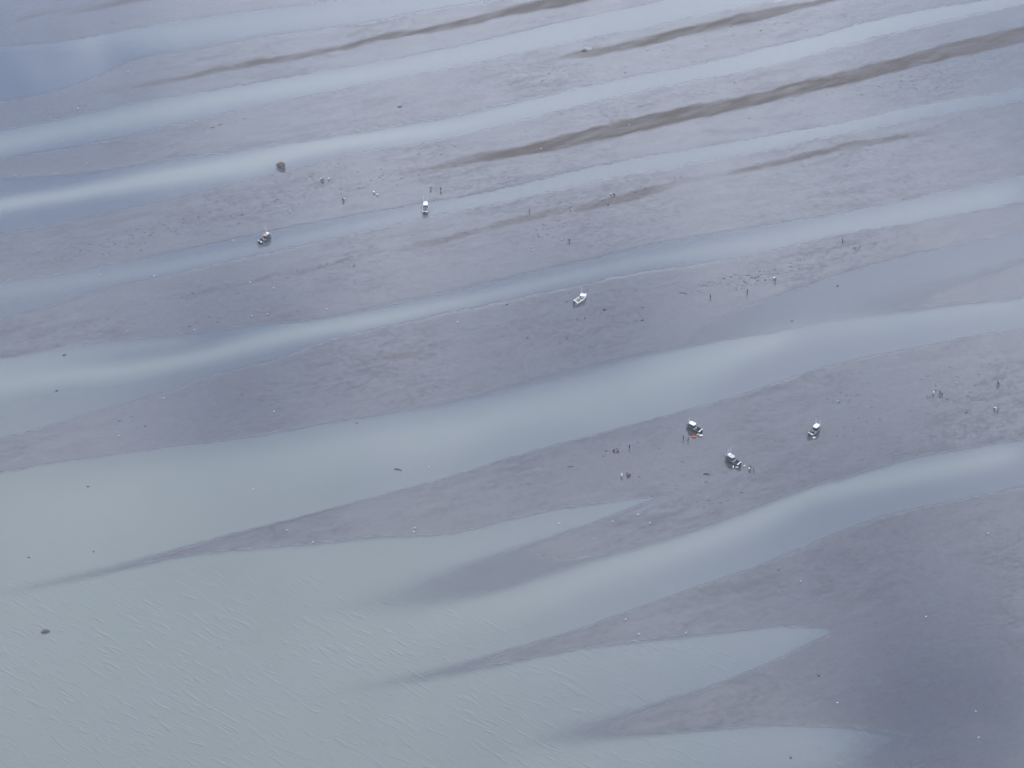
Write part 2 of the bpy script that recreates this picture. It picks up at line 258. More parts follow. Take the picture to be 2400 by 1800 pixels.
# water: silt colour (its blue end a painted sky reflection) and cloudiness come from the sheet's own attributes, gloss from Fresnel, wavelets as bump
wat, nt = mat('silty_water'); L = nt.links.new
tc = nn(nt, 'ShaderNodeTexCoord')
a_s = nn(nt, 'ShaderNodeAttribute', attribute_name='silt'); a_o = nn(nt, 'ShaderNodeAttribute', attribute_name='cloudy'); a_r = nn(nt, 'ShaderNodeAttribute', attribute_name='ruffle')
nW = nn(nt, 'ShaderNodeTexNoise', Scale=.03, Detail=4.0); L(tc.outputs['Object'], nW.inputs['Vector'])
sc = mixrgb(nt, a_s.outputs['Fac'], (.050, .074, .128, 1), (.180, .197, .187, 1))  # low end tinted blue to stand for reflected sky, high end pale silt
far = nn(nt, 'ShaderNodeAttribute', attribute_name='green')
sc = mixrgb(nt, far.outputs['Fac'], sc, (.134, .155, .138, 1))
sc = mixrgb(nt, nmath(nt, 'MULTIPLY', nramp(nt, nW.outputs[0], .35, .65), .16), sc, (.155, .16, .17, 1))
df = nn(nt, 'ShaderNodeBsdfDiffuse'); L(sc, df.inputs[0])
tr = nn(nt, 'ShaderNodeBsdfTransparent')
body = nn(nt, 'ShaderNodeMixShader'); L(a_o.outputs['Fac'], body.inputs[0]); L(tr.outputs[0], body.inputs[1]); L(df.outputs[0], body.inputs[2])
# wavelets
def waves(rot, sx, sy, scale, seed):
    m_ = rotscale(nt, tc.outputs['Object'], rot, sx, sy, seed)
    n_ = nn(nt, 'ShaderNodeTexNoise', Scale=scale, Detail=3.0, Roughness=.5, Distortion=.7); L(m_.outputs[0], n_.inputs['Vector'])
    return n_.outputs[0]
w1 = waves(36, .20, 1, .66, 3.); w2 = waves(27, .22, 1, 1.4, 9.)
crest = nmath(nt, 'POWER', nramp(nt, w1, .45, .72), 2.0)
gate = nn(nt, 'ShaderNodeTexNoise', Scale=.05, Detail=3.0); L(tc.outputs['Object'], gate.inputs['Vector'])
hgt = nmath(nt, 'ADD', nmath(nt, 'MULTIPLY', crest, nramp(nt, gate.outputs[0], .35, .62, .5, 1.)), nmath(nt, 'MULTIPLY', w2, .75))
hgt = nmath(nt, 'MULTIPLY', hgt, a_r.outputs['Fac'])
wb = nn(nt, 'ShaderNodeBump', Strength=1.0, Distance=.10); L(hgt, wb.inputs['Height'])
L(wb.outputs[0], df.inputs['Normal'])
gl = nn(nt, 'ShaderNodeBsdfGlossy', Roughness=.06); gl.inputs['Color'].default_value = (1, 1, 1, 1); L(wb.outputs[0], gl.inputs['Normal'])
fr = nn(nt, 'ShaderNodeFresnel', IOR=1.5); L(wb.outputs[0], fr.inputs['Normal'])
gm = nn(nt, 'ShaderNodeNewGeometry')   # seen from below the sheet only passes light
mx = nn(nt, 'ShaderNodeMixShader'); L(nmath(nt, 'MULTIPLY', fr.outputs[0], nmath(nt, 'SUBTRACT', 1.0, gm.outputs['Backfacing'])), mx.inputs[0]); L(body.outputs[0], mx.inputs[1]); L(gl.outputs[0], mx.inputs[2])
o = nn(nt, 'ShaderNodeOutputMaterial'); L(mx.outputs[0], o.inputs[0])

def tag(o, label=None, cat=None, group=None, kind=None):
    if label: o['label'] = label
    if cat: o['category'] = cat
    if group: o['group'] = group
    if kind: o['kind'] = kind
    return o
def axis(lo, hi, step, far):
    mid = list(np.arange(lo, hi+step, step)); a, d = mid[0], step; left = []
    while a > -far: d *= 1.35; a -= d; left.append(a)
    b, d = mid[-1], step; right = []
    while b < far: d *= 1.35; b += d; right.append(b)
    return np.array(left[::-1]+mid+right)
xs = axis(-238, 238, .70, 9000); ys = axis(462, 952, .70, 12000)
X, Y = np.meshgrid(xs, ys); nx, ny = len(xs), len(ys)
U, V = w2p(X.ravel(), Y.ravel())
U = np.clip(U, -3000, 5400); V = np.clip(V, -4000, 5000)
MM, SS, DD = fields(U, V)
Z = height(MM, X.ravel(), Y.ravel())
idx = np.arange(nx*ny).reshape(ny, nx)
quads = np.stack([idx[:-1, :-1], idx[:-1, 1:], idx[1:, 1:], idx[1:, :-1]], -1).reshape(-1, 4)
def sheet(name, co, q, attrs, m):
    me = bpy.data.meshes.new(name); n = len(co)
    me.vertices.add(n); me.vertices.foreach_set('co', co.ravel().astype(np.float32))
    me.loops.add(q.size); me.loops.foreach_set('vertex_index', q.ravel().astype(np.int32))
    me.polygons.add(len(q)); me.polygons.foreach_set('loop_start', np.arange(0, q.size, 4, dtype=np.int32)); me.polygons.foreach_set('loop_total', np.full(len(q), 4, np.int32))
    for k, a in attrs.items():
        t = me.attributes.new(k, 'FLOAT', 'POINT'); t.data.foreach_set('value', a.astype(np.float32))
    me.update(calc_edges=True); me.validate()
    me.polygons.foreach_set('use_smooth', np.ones(len(q), bool)); me.materials.append(m)
    ob = bpy.data.objects.new(name, me); COL.objects.link(ob); tag(ob, kind='structure'); return ob
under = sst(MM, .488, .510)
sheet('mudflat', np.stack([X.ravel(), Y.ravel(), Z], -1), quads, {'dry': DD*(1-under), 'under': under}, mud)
green = sst(V-(U-400)*.30, 560, 1450)*sst(-U, -2100, -700)*.85
ruf = sst(V-(U-500)*.10, 1180, 1520)*sst(-U, -2200, -1500)
keep = MM[quads].max(1) > .30
qw = quads[keep]; used = np.unique(qw); rem = -np.ones(nx*ny, int); rem[used] = np.arange(len(used))
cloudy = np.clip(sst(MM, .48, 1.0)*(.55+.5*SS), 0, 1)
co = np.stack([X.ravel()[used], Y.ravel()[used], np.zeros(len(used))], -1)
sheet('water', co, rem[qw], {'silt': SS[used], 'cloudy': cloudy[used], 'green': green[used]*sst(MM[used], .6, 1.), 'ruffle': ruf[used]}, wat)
# thin even air between the camera and the flats
hz, nt = mat('air'); pv = nn(nt, 'ShaderNodeVolumePrincipled'); pv.inputs['Color'].default_value = (.86, .92, 1, 1); pv.inputs['Density'].default_value = .00011; pv.inputs['Anisotropy'].default_value = .1
o = nn(nt, 'ShaderNodeOutputMaterial'); nt.links.new(pv.outputs[0], o.inputs['Volume'])
bm = bmesh.new(); bmesh.ops.create_cube(bm, size=1)
for q in bm.verts: q.co = Vector((q.co.x*2*26000, q.co.y*2*26000, -2 if q.co.z < 0 else 560))
me = bpy.data.meshes.new('haze'); bm.to_mesh(me); bm.free(); me.materials.append(hz)
ob = bpy.data.objects.new('haze', me); COL.objects.link(ob); tag(ob, kind='stuff')
#OBJECTS
def pmat(name, col, rough=.5, metal=0., noise=.12, scale=6., spec=.5):
    m, nt = mat(name); n = nn(nt, 'ShaderNodeTexNoise', Scale=scale, Detail=4.0)
    t = nt.nodes.new('ShaderNodeTexCoord'); nt.links.new(t.outputs['Object'], n.inputs['Vector'])
    d = tuple(max(0, c*(1-noise*2.2)) for c in col)+(1,); l = tuple(min(1, c*(1+noise)) for c in col)+(1,)
    c = mixrgb(nt, nramp(nt, n.outputs[0], .3, .7), d, l)
    b = nn(nt, 'ShaderNodeBsdfPrincipled', Roughness=rough, Metallic=metal); b.inputs['Specular IOR Level'].default_value = spec
    nt.links.new(c, b.inputs['Base Color'])
    nt.links.new(nramp(nt, n.outputs[0], .2, .8, rough*.8, min(1, rough*1.2)), b.inputs['Roughness'])
    o = nn(nt, 'ShaderNodeOutputMaterial'); nt.links.new(b.outputs[0], o.inputs[0]); return m
M = {}
M['white'] = pmat('white_gelcoat', (.80, .81, .82), .3, noise=.05)
M['alu'] = pmat('aluminium_plate', (.30, .31, .33), .45, .4)
M['grey'] = pmat('grey_paint', (.16, .17, .18), .5)
M['navy'] = pmat('navy_hull_paint', (.020, .026, .050), .35)
M['char'] = pmat('charcoal_hull_paint', (.030, .032, .036), .4)
M['green'] = pmat('dark_green_paint', (.02, .05, .04), .4)
M['deck'] = pmat('dark_deck_mat', (.028, .028, .030), .8)
M['tan'] = pmat('tan_deck', (.22, .18, .14), .8)
M['glass'] = pmat('tinted_glass', (.012, .014, .018), .08, noise=.02)
M['black'] = pmat('black_cowling', (.012, .012, .015), .3)
M['steel'] = pmat('stainless_rail', (.55, .56, .58), .25, .9)
M['antenna'] = pmat('white_antenna', (.75, .76, .80), .4, noise=.02)
M['pink'] = pmat('faded_red_canvas', (.42, .26, .27), .8)
M['lgrey'] = pmat('pale_grey_top', (.50, .52, .56), .5)
M['orange'] = pmat('orange_vinyl', (.75, .10, .05), .5)
M['cream'] = pmat('cream_plastic', (.72, .70, .55), .5)
M['skin'] = pmat('skin', (.42, .26, .19), .5, noise=.06)
M['hair'] = pmat('dark_hair', (.03, .022, .018), .6)
M['eye'] = pmat('eyes', (.02, .02, .02), .2)
for k, c in dict(dark=(.018, .020, .026), slate=(.05, .055, .065), red=(.30, .06, .07), whitec=(.78, .78, .78), brown=(.10, .075, .055), olive=(.06, .065, .045), teal=(.04, .10, .11), yellow=(.62, .56, .22), greyc=(.14, .14, .16)).items():
    M['cloth_'+k] = pmat('cloth_'+k, c, .85)
M['rock'] = pmat('brown_rock', (.125, .095, .080), .8, noise=.3, scale=1.2)
M['wetrock'] = pmat('wet_dark_rock', (.05, .045, .045), .45, noise=.3, scale=2)
M['wood'] = pmat('wet_driftwood', (.055, .045, .035), .7, noise=.3)
M['weed'] = pmat('dark_seaweed', (.033, .032, .033), .8, noise=.3, spec=.15)
M['feather'] = pmat('white_feathers', (.80, .80, .80), .8, noise=.03)
M['wing'] = pmat('grey_wing_feathers', (.36, .38, .42), .8)
M['beak'] = pmat('yellow_beak', (.6, .42, .06), .5)
M['leg'] = pmat('pink_legs', (.5, .3, .26), .6)
M['rubber'] = pmat('black_rubber', (.015, .015, .016), .7)

class MB:
    def __init__(s): s.v = []; s.f = []
    def add(s, vs, fs):
        o = len(s.v); s.v += [tuple(p) for p in vs]; s.f += [tuple(o+i for i in f) for f in fs]
    def box(s, c, d, rz=0, taper=1.):
        q = []
        for z in (-.5, .5):
            k = taper if z > 0 else 1.
            for x, y in ((-.5, -.5), (.5, -.5), (.5, .5), (-.5, .5)):
                X_, Y_ = x*d[0]*k, y*d[1]*k
                q.append((c[0]+X_*math.cos(rz)-Y_*math.sin(rz), c[1]+X_*math.sin(rz)+Y_*math.cos(rz), c[2]+z*d[2]))
        s.add(q, [(3,2,1,0),(4,5,6,7),(0,1,5,4),(1,2,6,5),(2,3,7,6),(3,0,4,7)])
    def tube(s, pts, r, n=6, r2=None):
        pts = [Vector(p) for p in pts]; rings = []; m = len(pts)
        for i, p in enumerate(pts):
            t = (pts[min(i+1, m-1)]-pts[max(i-1, 0)]).normalized()
            a = t.cross(Vector((0, 0, 1)) if abs(t.z) < .9 else Vector((1, 0, 0))).normalized(); b = t.cross(a)
            rr = r if r2 is None else r+(r2-r)*i/(m-1)
            rings.append([p+(a*math.cos(2*PI*k/n)+b*math.sin(2*PI*k/n))*rr for k in range(n)])
        vs = [q for g in rings for q in g]; fs = []
        for i in range(m-1):
            for k in range(n): fs.append((i*n+k, i*n+(k+1) % n, (i+1)*n+(k+1) % n, (i+1)*n+k))
        fs.append(tuple(range(n-1, -1, -1))); fs.append(tuple((m-1)*n+k for k in range(n))); s.add(vs, fs)
    def lathe(s, prof, c=(0, 0, 0), n=12, sx=1., sy=1.):
        vs = []; fs = []
        for r, z in prof:
            for k in range(n): vs.append((c[0]+r*sx*math.cos(2*PI*k/n), c[1]+r*sy*math.sin(2*PI*k/n), c[2]+z))
        for i in range(len(prof)-1):
            for k in range(n): fs.append((i*n+k, i*n+(k+1) % n, (i+1)*n+(k+1) % n, (i+1)*n+k))
        fs.append(tuple(range(n-1, -1, -1))); fs.append(tuple((len(prof)-1)*n+k for k in range(n))); s.add(vs, fs)
    def ball(s, c, d, n=10, m=6):
        pr = [(max(1e-3, math.sin(PI*i/m))*.5, -math.cos(PI*i/m)*.5) for i in range(m+1)]
        vs = []; fs = []
        for r, z in pr:
            for k in range(n): vs.append((c[0]+r*d[0]*math.cos(2*PI*k/n), c[1]+r*d[1]*math.sin(2*PI*k/n), c[2]+z*d[2]))
        for i in range(m):
            for k in range(n): fs.append((i*n+k, i*n+(k+1) % n, (i+1)*n+(k+1) % n, (i+1)*n+k))
        s.add(vs, fs)
    def build(s, name, m, parent=None, smooth=False, bevel=0.):
        me = bpy.data.meshes.new(name); me.from_pydata(s.v, [], s.f); me.materials.append(m)
        if smooth: me.polygons.foreach_set('use_smooth', [True]*len(me.polygons))
        o = bpy.data.objects.new(name, me); COL.objects.link(o); o.parent = parent
        if bevel:
            b = o.modifiers.new('bevel', 'BEVEL'); b.width = bevel; b.segments = 2; b.limit_method = 'ANGLE'
        return o
def thing(name, loc, rz, label, cat, group=None):
    o = bpy.data.objects.new(name, None); COL.objects.link(o); o.location = loc; o.rotation_euler = (0, 0, rz)
    o.empty_display_size = .3; return tag(o, label, cat, group)
def place(u, v, sink=0., zplane=0.):
    p = at(u, v, zplane)
    z = gz(p.x, p.y); p = at(u, v, max(z, 0.)+zplane)
    return Vector((p.x, p.y, max(gz(p.x, p.y), -.12)-sink))

# ---------------------------------------------------------------- boats
def make_boat(loc, ang, label, L_=6.8, B=2.2, hull='char', top='white', deck='deck', style='cabin', ant=2, engine='black', rail=True, second=None, trim='white', hullin='alu'):
    root = thing('fishing_boat', loc, ang, label, 'boat', 'small fishing boats around the clam flats')
    H_ = 1.12; st = []
    N = 14
    for i in range(N+1):
        t = i/N; x = -L_/2+L_*t
        bw = B/2*(1-max(0, (t-.52)/.48)**2.3)*(.93+.07*min(1, t*3)); bw = max(bw, .035)
        zk = .02+.62*max(0, (t-.68)/.32)**2.2; zc = .30+.42*max(0, (t-.55)/.45)**1.8; zg = H_+.30*t**2.2
        cw = bw*(.86 if t < .9 else .7)
        st.append((x, bw, cw, zk, zc, zg))
    hb = MB(); vs = []; fs = []; R = 10
    wt = .10
    for (x, bw, cw, zk, zc, zg) in st:
        fl = .36+.0*x
        bi = max(.02, bw-wt); fz = min(zg-.03, max(fl, zk+.12, zc+.02 if x > L_*.2 else 0)); ci = max(.015, min(bi, cw-.08))
        half = [(0, zk), (cw, zc), (bw, zg), (bi, zg), (bi-.02 if bi > .05 else bi, fz+.06), (ci*.95, fz)]
        ring = [(x, y, z) for y, z in half]+[(x, -y, z) for y, z in half[::-1] if y > 0]
        vs += ring; R = len(ring)
    for i in range(N):
        for k in range(R): fs.append((i*R+k, i*R+(k+1) % R, (i+1)*R+(k+1) % R, (i+1)*R+k))
    fs.append(tuple(range(R-1, -1, -1)))
    # transom closed by the first ring cap, bow by the last
    fs.append(tuple(N*R+k for k in range(R))); hb.add(vs, fs)
    hull_o = hb.build('hull', M[hull], root)
    # deck lining of the cockpit
    d = MB(); vs = []; fs = []
    for (x, bw, cw, zk, zc, zg) in st[:10]:
        y = max(.05, bw-wt-.03); vs += [(x+.02, y, .395), (x+.02, -y, .395)]
    for i in range(9): fs.append((2*i, 2*i+1, 2*i+3, 2*i+2))
    d.add(vs, fs); d.build('cockpit_floor', M[deck], root)
    # gunwale cap
    for sgn in (1, -1): g = MB(); g.tube([(x, sgn*(bw-.04), zg+.015) for (x, bw, cw, zk, zc, zg) in st], .06, 6); g.build('gunwale', M[trim], root, True)
    # foredeck
    f = MB(); vs = []; fs = []; ss = st[9:]
    for (x, bw, cw, zk, zc, zg) in ss: y = max(.02, bw-.05); vs += [(x, y, zg-.01), (x, 0, zg+.07), (x, -y, zg-.01)]
    for i in range(len(ss)-1):
        for k in range(2): fs.append((3*i+k, 3*i+k+1, 3*i+4+k, 3*i+3+k))
    f.add(vs, fs); f.build('foredeck', M[trim if style != 'open' else 'white'], root)
    x0, x1 = (-L_*.02, L_*.30) if style != 'open' else (L_*.06, L_*.27)
    zb = .42; zr = 2.45 if style != 'open' else 2.0; wy = B*.36
    # wheelhouse: lower walls, window band, roof
    wl = MB(); zmid = 1.45; sl = .28
    def prism(mb, xa, xb, ya, z0, z1, sf, yb=None):
        yb = ya if yb is None else yb
        mb.add([(xa, ya, z0), (xb, ya, z0), (xb, -ya, z0), (xa, -ya, z0), (xa, yb, z1), (xb-sf, yb, z1), (xb-sf, -yb, z1), (xa, -yb, z1)],
               [(3,2,1,0),(4,5,6,7),(0,1,5,4),(1,2,6,5),(2,3,7,6),(3,0,4,7)])
    if style == 'cabin':
        prism(wl, x0, x1+.25, wy, zb, zmid, .25); wl.build('wheelhouse', M[hullin], root, bevel=.03)
        wn_ = MB(); prism(wn_, x0+.04, x1-.01, wy-.03, zmid, zr-.06, sl, wy-.10); wn_.build('windows', M['glass'], root)
        ps = MB()
        for (px, py) in ((x0+.03, wy-.02), (x0+.03, -wy+.02), (x1, wy-.02), (x1, -wy+.02), ((x0+x1)/2, wy-.01), ((x0+x1)/2, -wy+.01)):
            k = sl if px >= x1-.01 else 0
            ps = MB(); ps.tube([(px, py, zmid), (px-k, py*.93, zr-.05)], .035, 5); ps.build('window_frame', M[trim], root)
    else:
        ps = MB()
        for (px, py) in ((x0, wy), (x0, -wy), (x1, wy*.9), (x1, -wy*.9)): ps = MB(); ps.tube([(px, py, .9), (px, py*.95, zr)], .035, 6); ps.build('hardtop_post', M['steel'], root)
        wl.add([(x0+.9, wy+.1, 1.2), (x0+.9, -wy-.1, 1.2), (x0+.35, -wy, 1.75), (x0+.35, wy, 1.75), (x0+.95, wy+.1, 1.2), (x0+.95, -wy-.1, 1.2), (x0+.40, -wy, 1.75), (x0+.40, wy, 1.75)],
               [(0,1,2,3),(7,6,5,4),(0,4,5,1),(1,5,6,2),(2,6,7,3),(3,7,4,0)]); wl.build('windscreen', M['lgrey'], root)
        cb = MB(); cb.box((L_*.2, 0, 1.18), (1.5, B*.62, .42), 0, .85); cb.build('cuddy', M['lgrey'], root, bevel=.05)
    rf = MB(); n = 16; pts = []
    xa, xb = x0-(.55 if style == 'cabin' else .25), x1-(.05 if style == 'cabin' else -.1)
    for k in range(n):
        a = 2*PI*k/n; cx, cy = math.cos(a), math.sin(a)
        pts.append(((xa+xb)/2+(xb-xa)/2*math.copysign(abs(cx)**.55, cx), (wy+.06)*math.copysign(abs(cy)**.55, cy)))
    vs = [(x, y, zr) for x, y in pts]+[(x*1., y, zr+.07) for x, y in pts]+[((x-(xa+xb)/2)*.8+(xa+xb)/2, y*.78, zr+.13) for x, y in pts]
    fs = [tuple(range(n-1, -1, -1))]+[(k, (k+1) % n, n+(k+1) % n, n+k) for k in range(n)]+[(n+k, n+(k+1) % n, 2*n+(k+1) % n, 2*n+k) for k in range(n)]+[tuple(2*n+k for k in range(n))]
    rf.add(vs, fs); roof = rf.build('roof', M[top], root)
    if second:
        s2 = MB(); s2.lathe([(.30, 0), (.34, .05), (.34, .16), (.24, .22)], (xb-.45, .25, zr+.12), 14); s2.build('radar_dome', M['white'], roof, True)
        if second == 'box': s3 = MB(); s3.box((xb-.5, -.2, zr+.25), (.9, .7, .26), 0, .9); s3.build('roof_box', M['white'], roof, bevel=.05)
    for k in range(ant):
        a = MB(); y = (wy-.02)*(1 if k == 0 else -1); a.tube([(xb-.35, y, zr), (xb-.35, y, zr+1.2), (xb-.4, y, zr+2.6)], .06, 5, .035)
        if second == 'box': a.ball((xb-.4, y, zr+2.62), (.22, .22, .14))
        a.build('antenna', M['antenna'], root)
    # bow rail
    if rail:
        for sgn in (1, -1):
            b = MB(); line = [(x, sgn*max(0, bw-.08), zg+.42) for (x, bw, cw, zk, zc, zg) in st[8:]]; b.tube(line, .022, 5)
            for (x, bw, cw, zk, zc, zg) in st[8::2]: b.tube([(x, sgn*max(0, bw-.08), zg), (x, sgn*max(0, bw-.08), zg+.42)], .018, 5)
            b.build('bow_rail', M['steel'], root)
    # stern: transom bench, console seats, outboards
    t = MB(); t.box((-L_/2+.22, 0, 1.10), (.42, B*.90, .16)); t.build('transom_bench', M['white'], root, bevel=.03)
    if rail:
        t = MB(); t.tube([(-L_/2+.15, -B*.40, 1.1), (-L_/2+.12, -B*.40, 1.62), (-L_/2+.12, B*.40, 1.62), (-L_/2+.15, B*.40, 1.1)], .028, 6); t.build('stern_rail', M['steel'], root)
    for sgn in (1, -1):
        c = MB(); c.box((-L_*.10, sgn*.55, .72), (.5, .5, .6)); c.box((-L_*.10-.22, sgn*.55, 1.15), (.1, .5, .4)); c.build('seat', M['lgrey'], root, bevel=.05)
    for j, (yy, sc_) in enumerate(((0, 1.), (.62, .62))):
        nm = 'outboard_motor' if j == 0 else 'kicker_motor'
        e = MB(); X0 = -L_/2-.32
        e.box((X0, yy, 1.30*1.0), (.55*sc_, .42*sc_, .58*sc_), 0, .78); e.box((X0, yy, .82), (.30*sc_, .20*sc_, .62)); e.box((X0-.02, yy, .36), (.34*sc_, .09, .40)); e.box((X0-.05, yy, .50), (.5*sc_, .26*sc_, .03))
        m_ = e.build(nm, M[engine], root, bevel=.03)
        p = MB(); p.lathe([(.05, -.12), (.07, 0), (.03, .14)], (X0, yy, .26), 8)
        for k in range(3):
            a = 2*PI*k/3; p.add([(X0-.2, yy, .26), (X0-.2, yy+.16*math.cos(a), .26+.16*math.sin(a)), (X0-.24, yy+.16*math.cos(a+.5), .26+.16*math.sin(a+.5)), (X0-.22, yy+.02, .27)], [(0, 1, 2), (0, 2, 3), (2, 1, 0), (3, 2, 0)])
        p.build('propeller', M['steel'], m_)
    return root
def boat_px(bow, stern, zd, **kw):
    a = at(bow[0], bow[1], zd+.25); b = at(stern[0], stern[1], zd); ang = math.atan2(a.y-b.y, a.x-b.x); L0 = (a-b).length
    Lb = kw.pop('Lb', 6.4); zz = kw.pop('zz', 0.); c = b+Vector((math.cos(ang), math.sin(ang), 0))*Lb/2
    return make_boat((c.x, c.y, max(gz(c.x, c.y), -.15)+zz), ang, L_=Lb, **kw)
boat_px((633.5, 549), (609, 567), 1.0, Lb=6.2, label='dark hulled cabin boat with faded pink canvas top, afloat furthest left', hull='char', top='pink', ant=1, second='box', trim='grey', hullin='char')
boat_px((998, 477), (996, 497), 1.0, Lb=6.2, label='white boat with navy stern seen from behind, twin antennas, at the channel edge', hull='navy', top='white', ant=2, second='box', trim='white', deck='tan')
boat_px((1370, 692), (1348, 708), 1.0, Lb=6.2, label='open white boat with small hardtop and dark outboard, aground alone on grey mud', hull='white', top='white', style='open', ant=1, rail=False, deck='tan', hullin='white')
boat_px((1615, 995), (1643, 1010.5), 1.0, Lb=6.2, label='charcoal cabin boat with broad pale roof and one antenna, beside the orange gear bag', hull='char', top='white', ant=1, second='dome', trim='grey', hullin='char')
boat_px((1706, 1071), (1733.5, 1087.5), 1.0, Lb=6.2, label='dark cabin boat with white roof box and ball tipped antennas, lowest in the photo', hull='green', top='lgrey', ant=2, second='box', trim='grey', hullin='char')
boat_px((1914.5, 1003), (1899, 1018), 1.0, Lb=6.0, label='grey boat with all white roof, two tall antennas and white transom, furthest right', hull='grey', top='white', ant=2, second='dome', trim='alu', hullin='char')

# ---------------------------------------------------------------- people
def skin_mesh(name, nodes, edges, mtl, parent, sub=1, smooth=True):
    me = bpy.data.meshes.new(name); me.from_pydata([n[0] for n in nodes], edges, []); me.materials.append(mtl)
    o = bpy.data.objects.new(name, me); COL.objects.link(o); o.parent = parent
    o.scale = (1.2, 1.25, 1); sk = o.modifiers.new('skin', 'SKIN'); sk.use_smooth_shade = True
    for i, n in enumerate(nodes):
        r = n[1]; me.skin_vertices[0].data[i].radius = r if isinstance(r, tuple) else (r, r)
    me.skin_vertices[0].data[0].use_root = True
    sb = o.modifiers.new('sub', 'SUBSURF'); sb.levels = sub; sb.render_levels = sub
    return o
POSES = {
 # hip height, lean of spine (deg from vertical), knee forward, arms target, per pose
 'stand': dict(hip=.93, lean=4, kf=.03, sp=.13, hand=[(.10, .30, .82), (.12, -.30, .84)]),
 'walk': dict(hip=.91, lean=8, kf=.06, sp=.10, hand=[(.30, .26, .92), (-.22, -.28, .86)], stride=.30),
 'bend': dict(hip=.86, lean=76, kf=.10, sp=.20, hand=[(.62, .16, .34), (.58, -.18, .30)]),
 'dig': dict(hip=.88, lean=52, kf=.10, sp=.22, hand=[(.66, .10, .62), (.60, -.08, .80)]),
 'crouch': dict(hip=.34, lean=34, kf=.42, sp=.18, hand=[(.52, .16, .30), (.50, -.14, .26)]),
}
def person(u, v, face, pose, label, coat='dark', legs='dark', hat=None, tool=False):
    p = place(u, v); root = thing('person', p, face, label, 'person', 'people working the clam flats'); P = POSES[pose]
    a = math.radians(P['lean']); hip = Vector((-.02 if pose != 'bend' else -.16, 0, P['hip'])); ax = Vector((math.sin(a), 0, math.cos(a)))
    if pose == 'crouch': hip.x = -.18
    waist = hip+ax*.20; chest = hip+ax*.42; neck = hip+ax*.58; ha = ax.lerp(Vector((0, 0, 1)), .45 if pose != 'stand' else .2).normalized(); head = neck+ha*.20; crown = neck+ha*.30
    nodes = [(hip, (.16, .12)), (waist, (.13, .10)), (chest, (.17, .12)), (neck-ax*.03, (.075, .075)), (neck+ha*.06, (.06, .06)), (head-ha*.03, (.082, .10)), (crown-ha*.02, (.075, .085))]
    ed = [(0, 1), (1, 2), (2, 3), (3, 4), (4, 5), (5, 6)]
    fwd = Vector((ha.z, 0, -ha.x)); nodes.append((head+fwd*.105-ha*.02, .018)); ed.append((5, 7))           # nose
    for sgn in (1, -1): nodes.append((head+Vector((0, sgn*.088, 0)), .018)); ed.append((5, len(nodes)-1))          # ears
    jn, je, ln, le = [(waist, (.185, .145)), (chest, (.225, .165)), (neck-ax*.04, (.10, .09)), (hip-ax*.02, (.175, .14))], [(0, 1), (1, 2), (0, 3)], [(hip, (.17, .135)), (waist, (.145, .11))], [(0, 1)]
    for sgn, hnd in ((1, P['hand'][0]), (-1, P['hand'][1])):
        sh = neck-ax*.06+Vector((0, sgn*.20, 0)); hd = Vector(hnd); mid = (sh+hd)/2; dl = (hd-sh).length; bow = math.sqrt(max(0, .29**2-(dl/2)**2)) if dl < .58 else 0
        hd = sh+(hd-sh)*min(1, .57/dl); mid = (sh+hd)/2+Vector((-.3, sgn*.8, -.3)).normalized()*bow
        i0 = len(nodes); nodes += [(sh, .062), (mid, .046), (hd, .032)]; ed += [(2, i0), (i0, i0+1), (i0+1, i0+2)]
        j0 = len(jn); jn += [(sh, .085), (mid, .066), (mid.lerp(hd, .85), .056)]; je += [(1, j0), (j0, j0+1), (j0+1, j0+2)]
        dv = (hd-mid).normalized(); sd_ = Vector((0, 1, 0)) if abs(dv.y) < .8 else Vector((1, 0, 0)); sd_ = (sd_-dv*sd_.dot(dv)).normalized(); up_ = dv.cross(sd_)
        i1 = len(nodes); nodes.append((hd+dv*.07, (.034, .020))); ed.append((i0+2, i1))
        for q, (off, ln_) in enumerate(((-.032, .068), (-.011, .08), (.011, .074), (.032, .058))):
            b0 = hd+dv*.085+sd_*off; b1 = b0+dv*ln_*.55+up_*.012; b2 = b1+dv*ln_*.35+up_*.03
            k = len(nodes); nodes += [(b0, .010), (b1, .009), (b2, .007)]; ed += [(i1, k), (k, k+1), (k+1, k+2)]
        k = len(nodes); nodes += [(hd+dv*.03-sd_*.04*sgn, .012), (hd+dv*.065-sd_*.062*sgn, .009)]; ed += [(i0+2, k), (k, k+1)]
        ft = Vector((.0, sgn*P['sp'], .07)); st_ = P.get('stride', 0)
        ft.x += st_*sgn*.6; hj = hip+Vector((0, sgn*.09, -.06)); kn = (hj+ft)/2+Vector((P['kf'], sgn*.02, 0))
        if pose == 'crouch': kn = Vector((.26, sgn*.17, .46)); ft.x = .0
        i2 = len(nodes); nodes += [(hj, .085), (kn, .058), (ft+Vector((-.02, 0, .02)), .042), (ft+Vector((.15, 0, -.03)), (.042, .03))]; ed += [(0, i2), (i2, i2+1), (i2+1, i2+2), (i2+2, i2+3)]
        l0 = len(ln); ln += [(hj, .125), (kn, .098), (ft+Vector((-.02, 0, .10)), .07)]; le += [(0, l0), (l0, l0+1), (l0+1, l0+2)]
        bt = MB(); bt.ball((ft.x+.05, ft.y, .055), (.33, .13, .13)); bt.tube([(ft.x-.03, ft.y, .05), (ft.x-.03, ft.y, .30)], .075, 8); bt.build('boot', M['rubber'], root, True)
    skin_mesh('body', nodes, ed, M['skin'], root)
    skin_mesh('jacket', jn, je, M['cloth_'+coat], root); skin_mesh('trousers', ln, le, M['cloth_'+legs], root)
    h = MB()
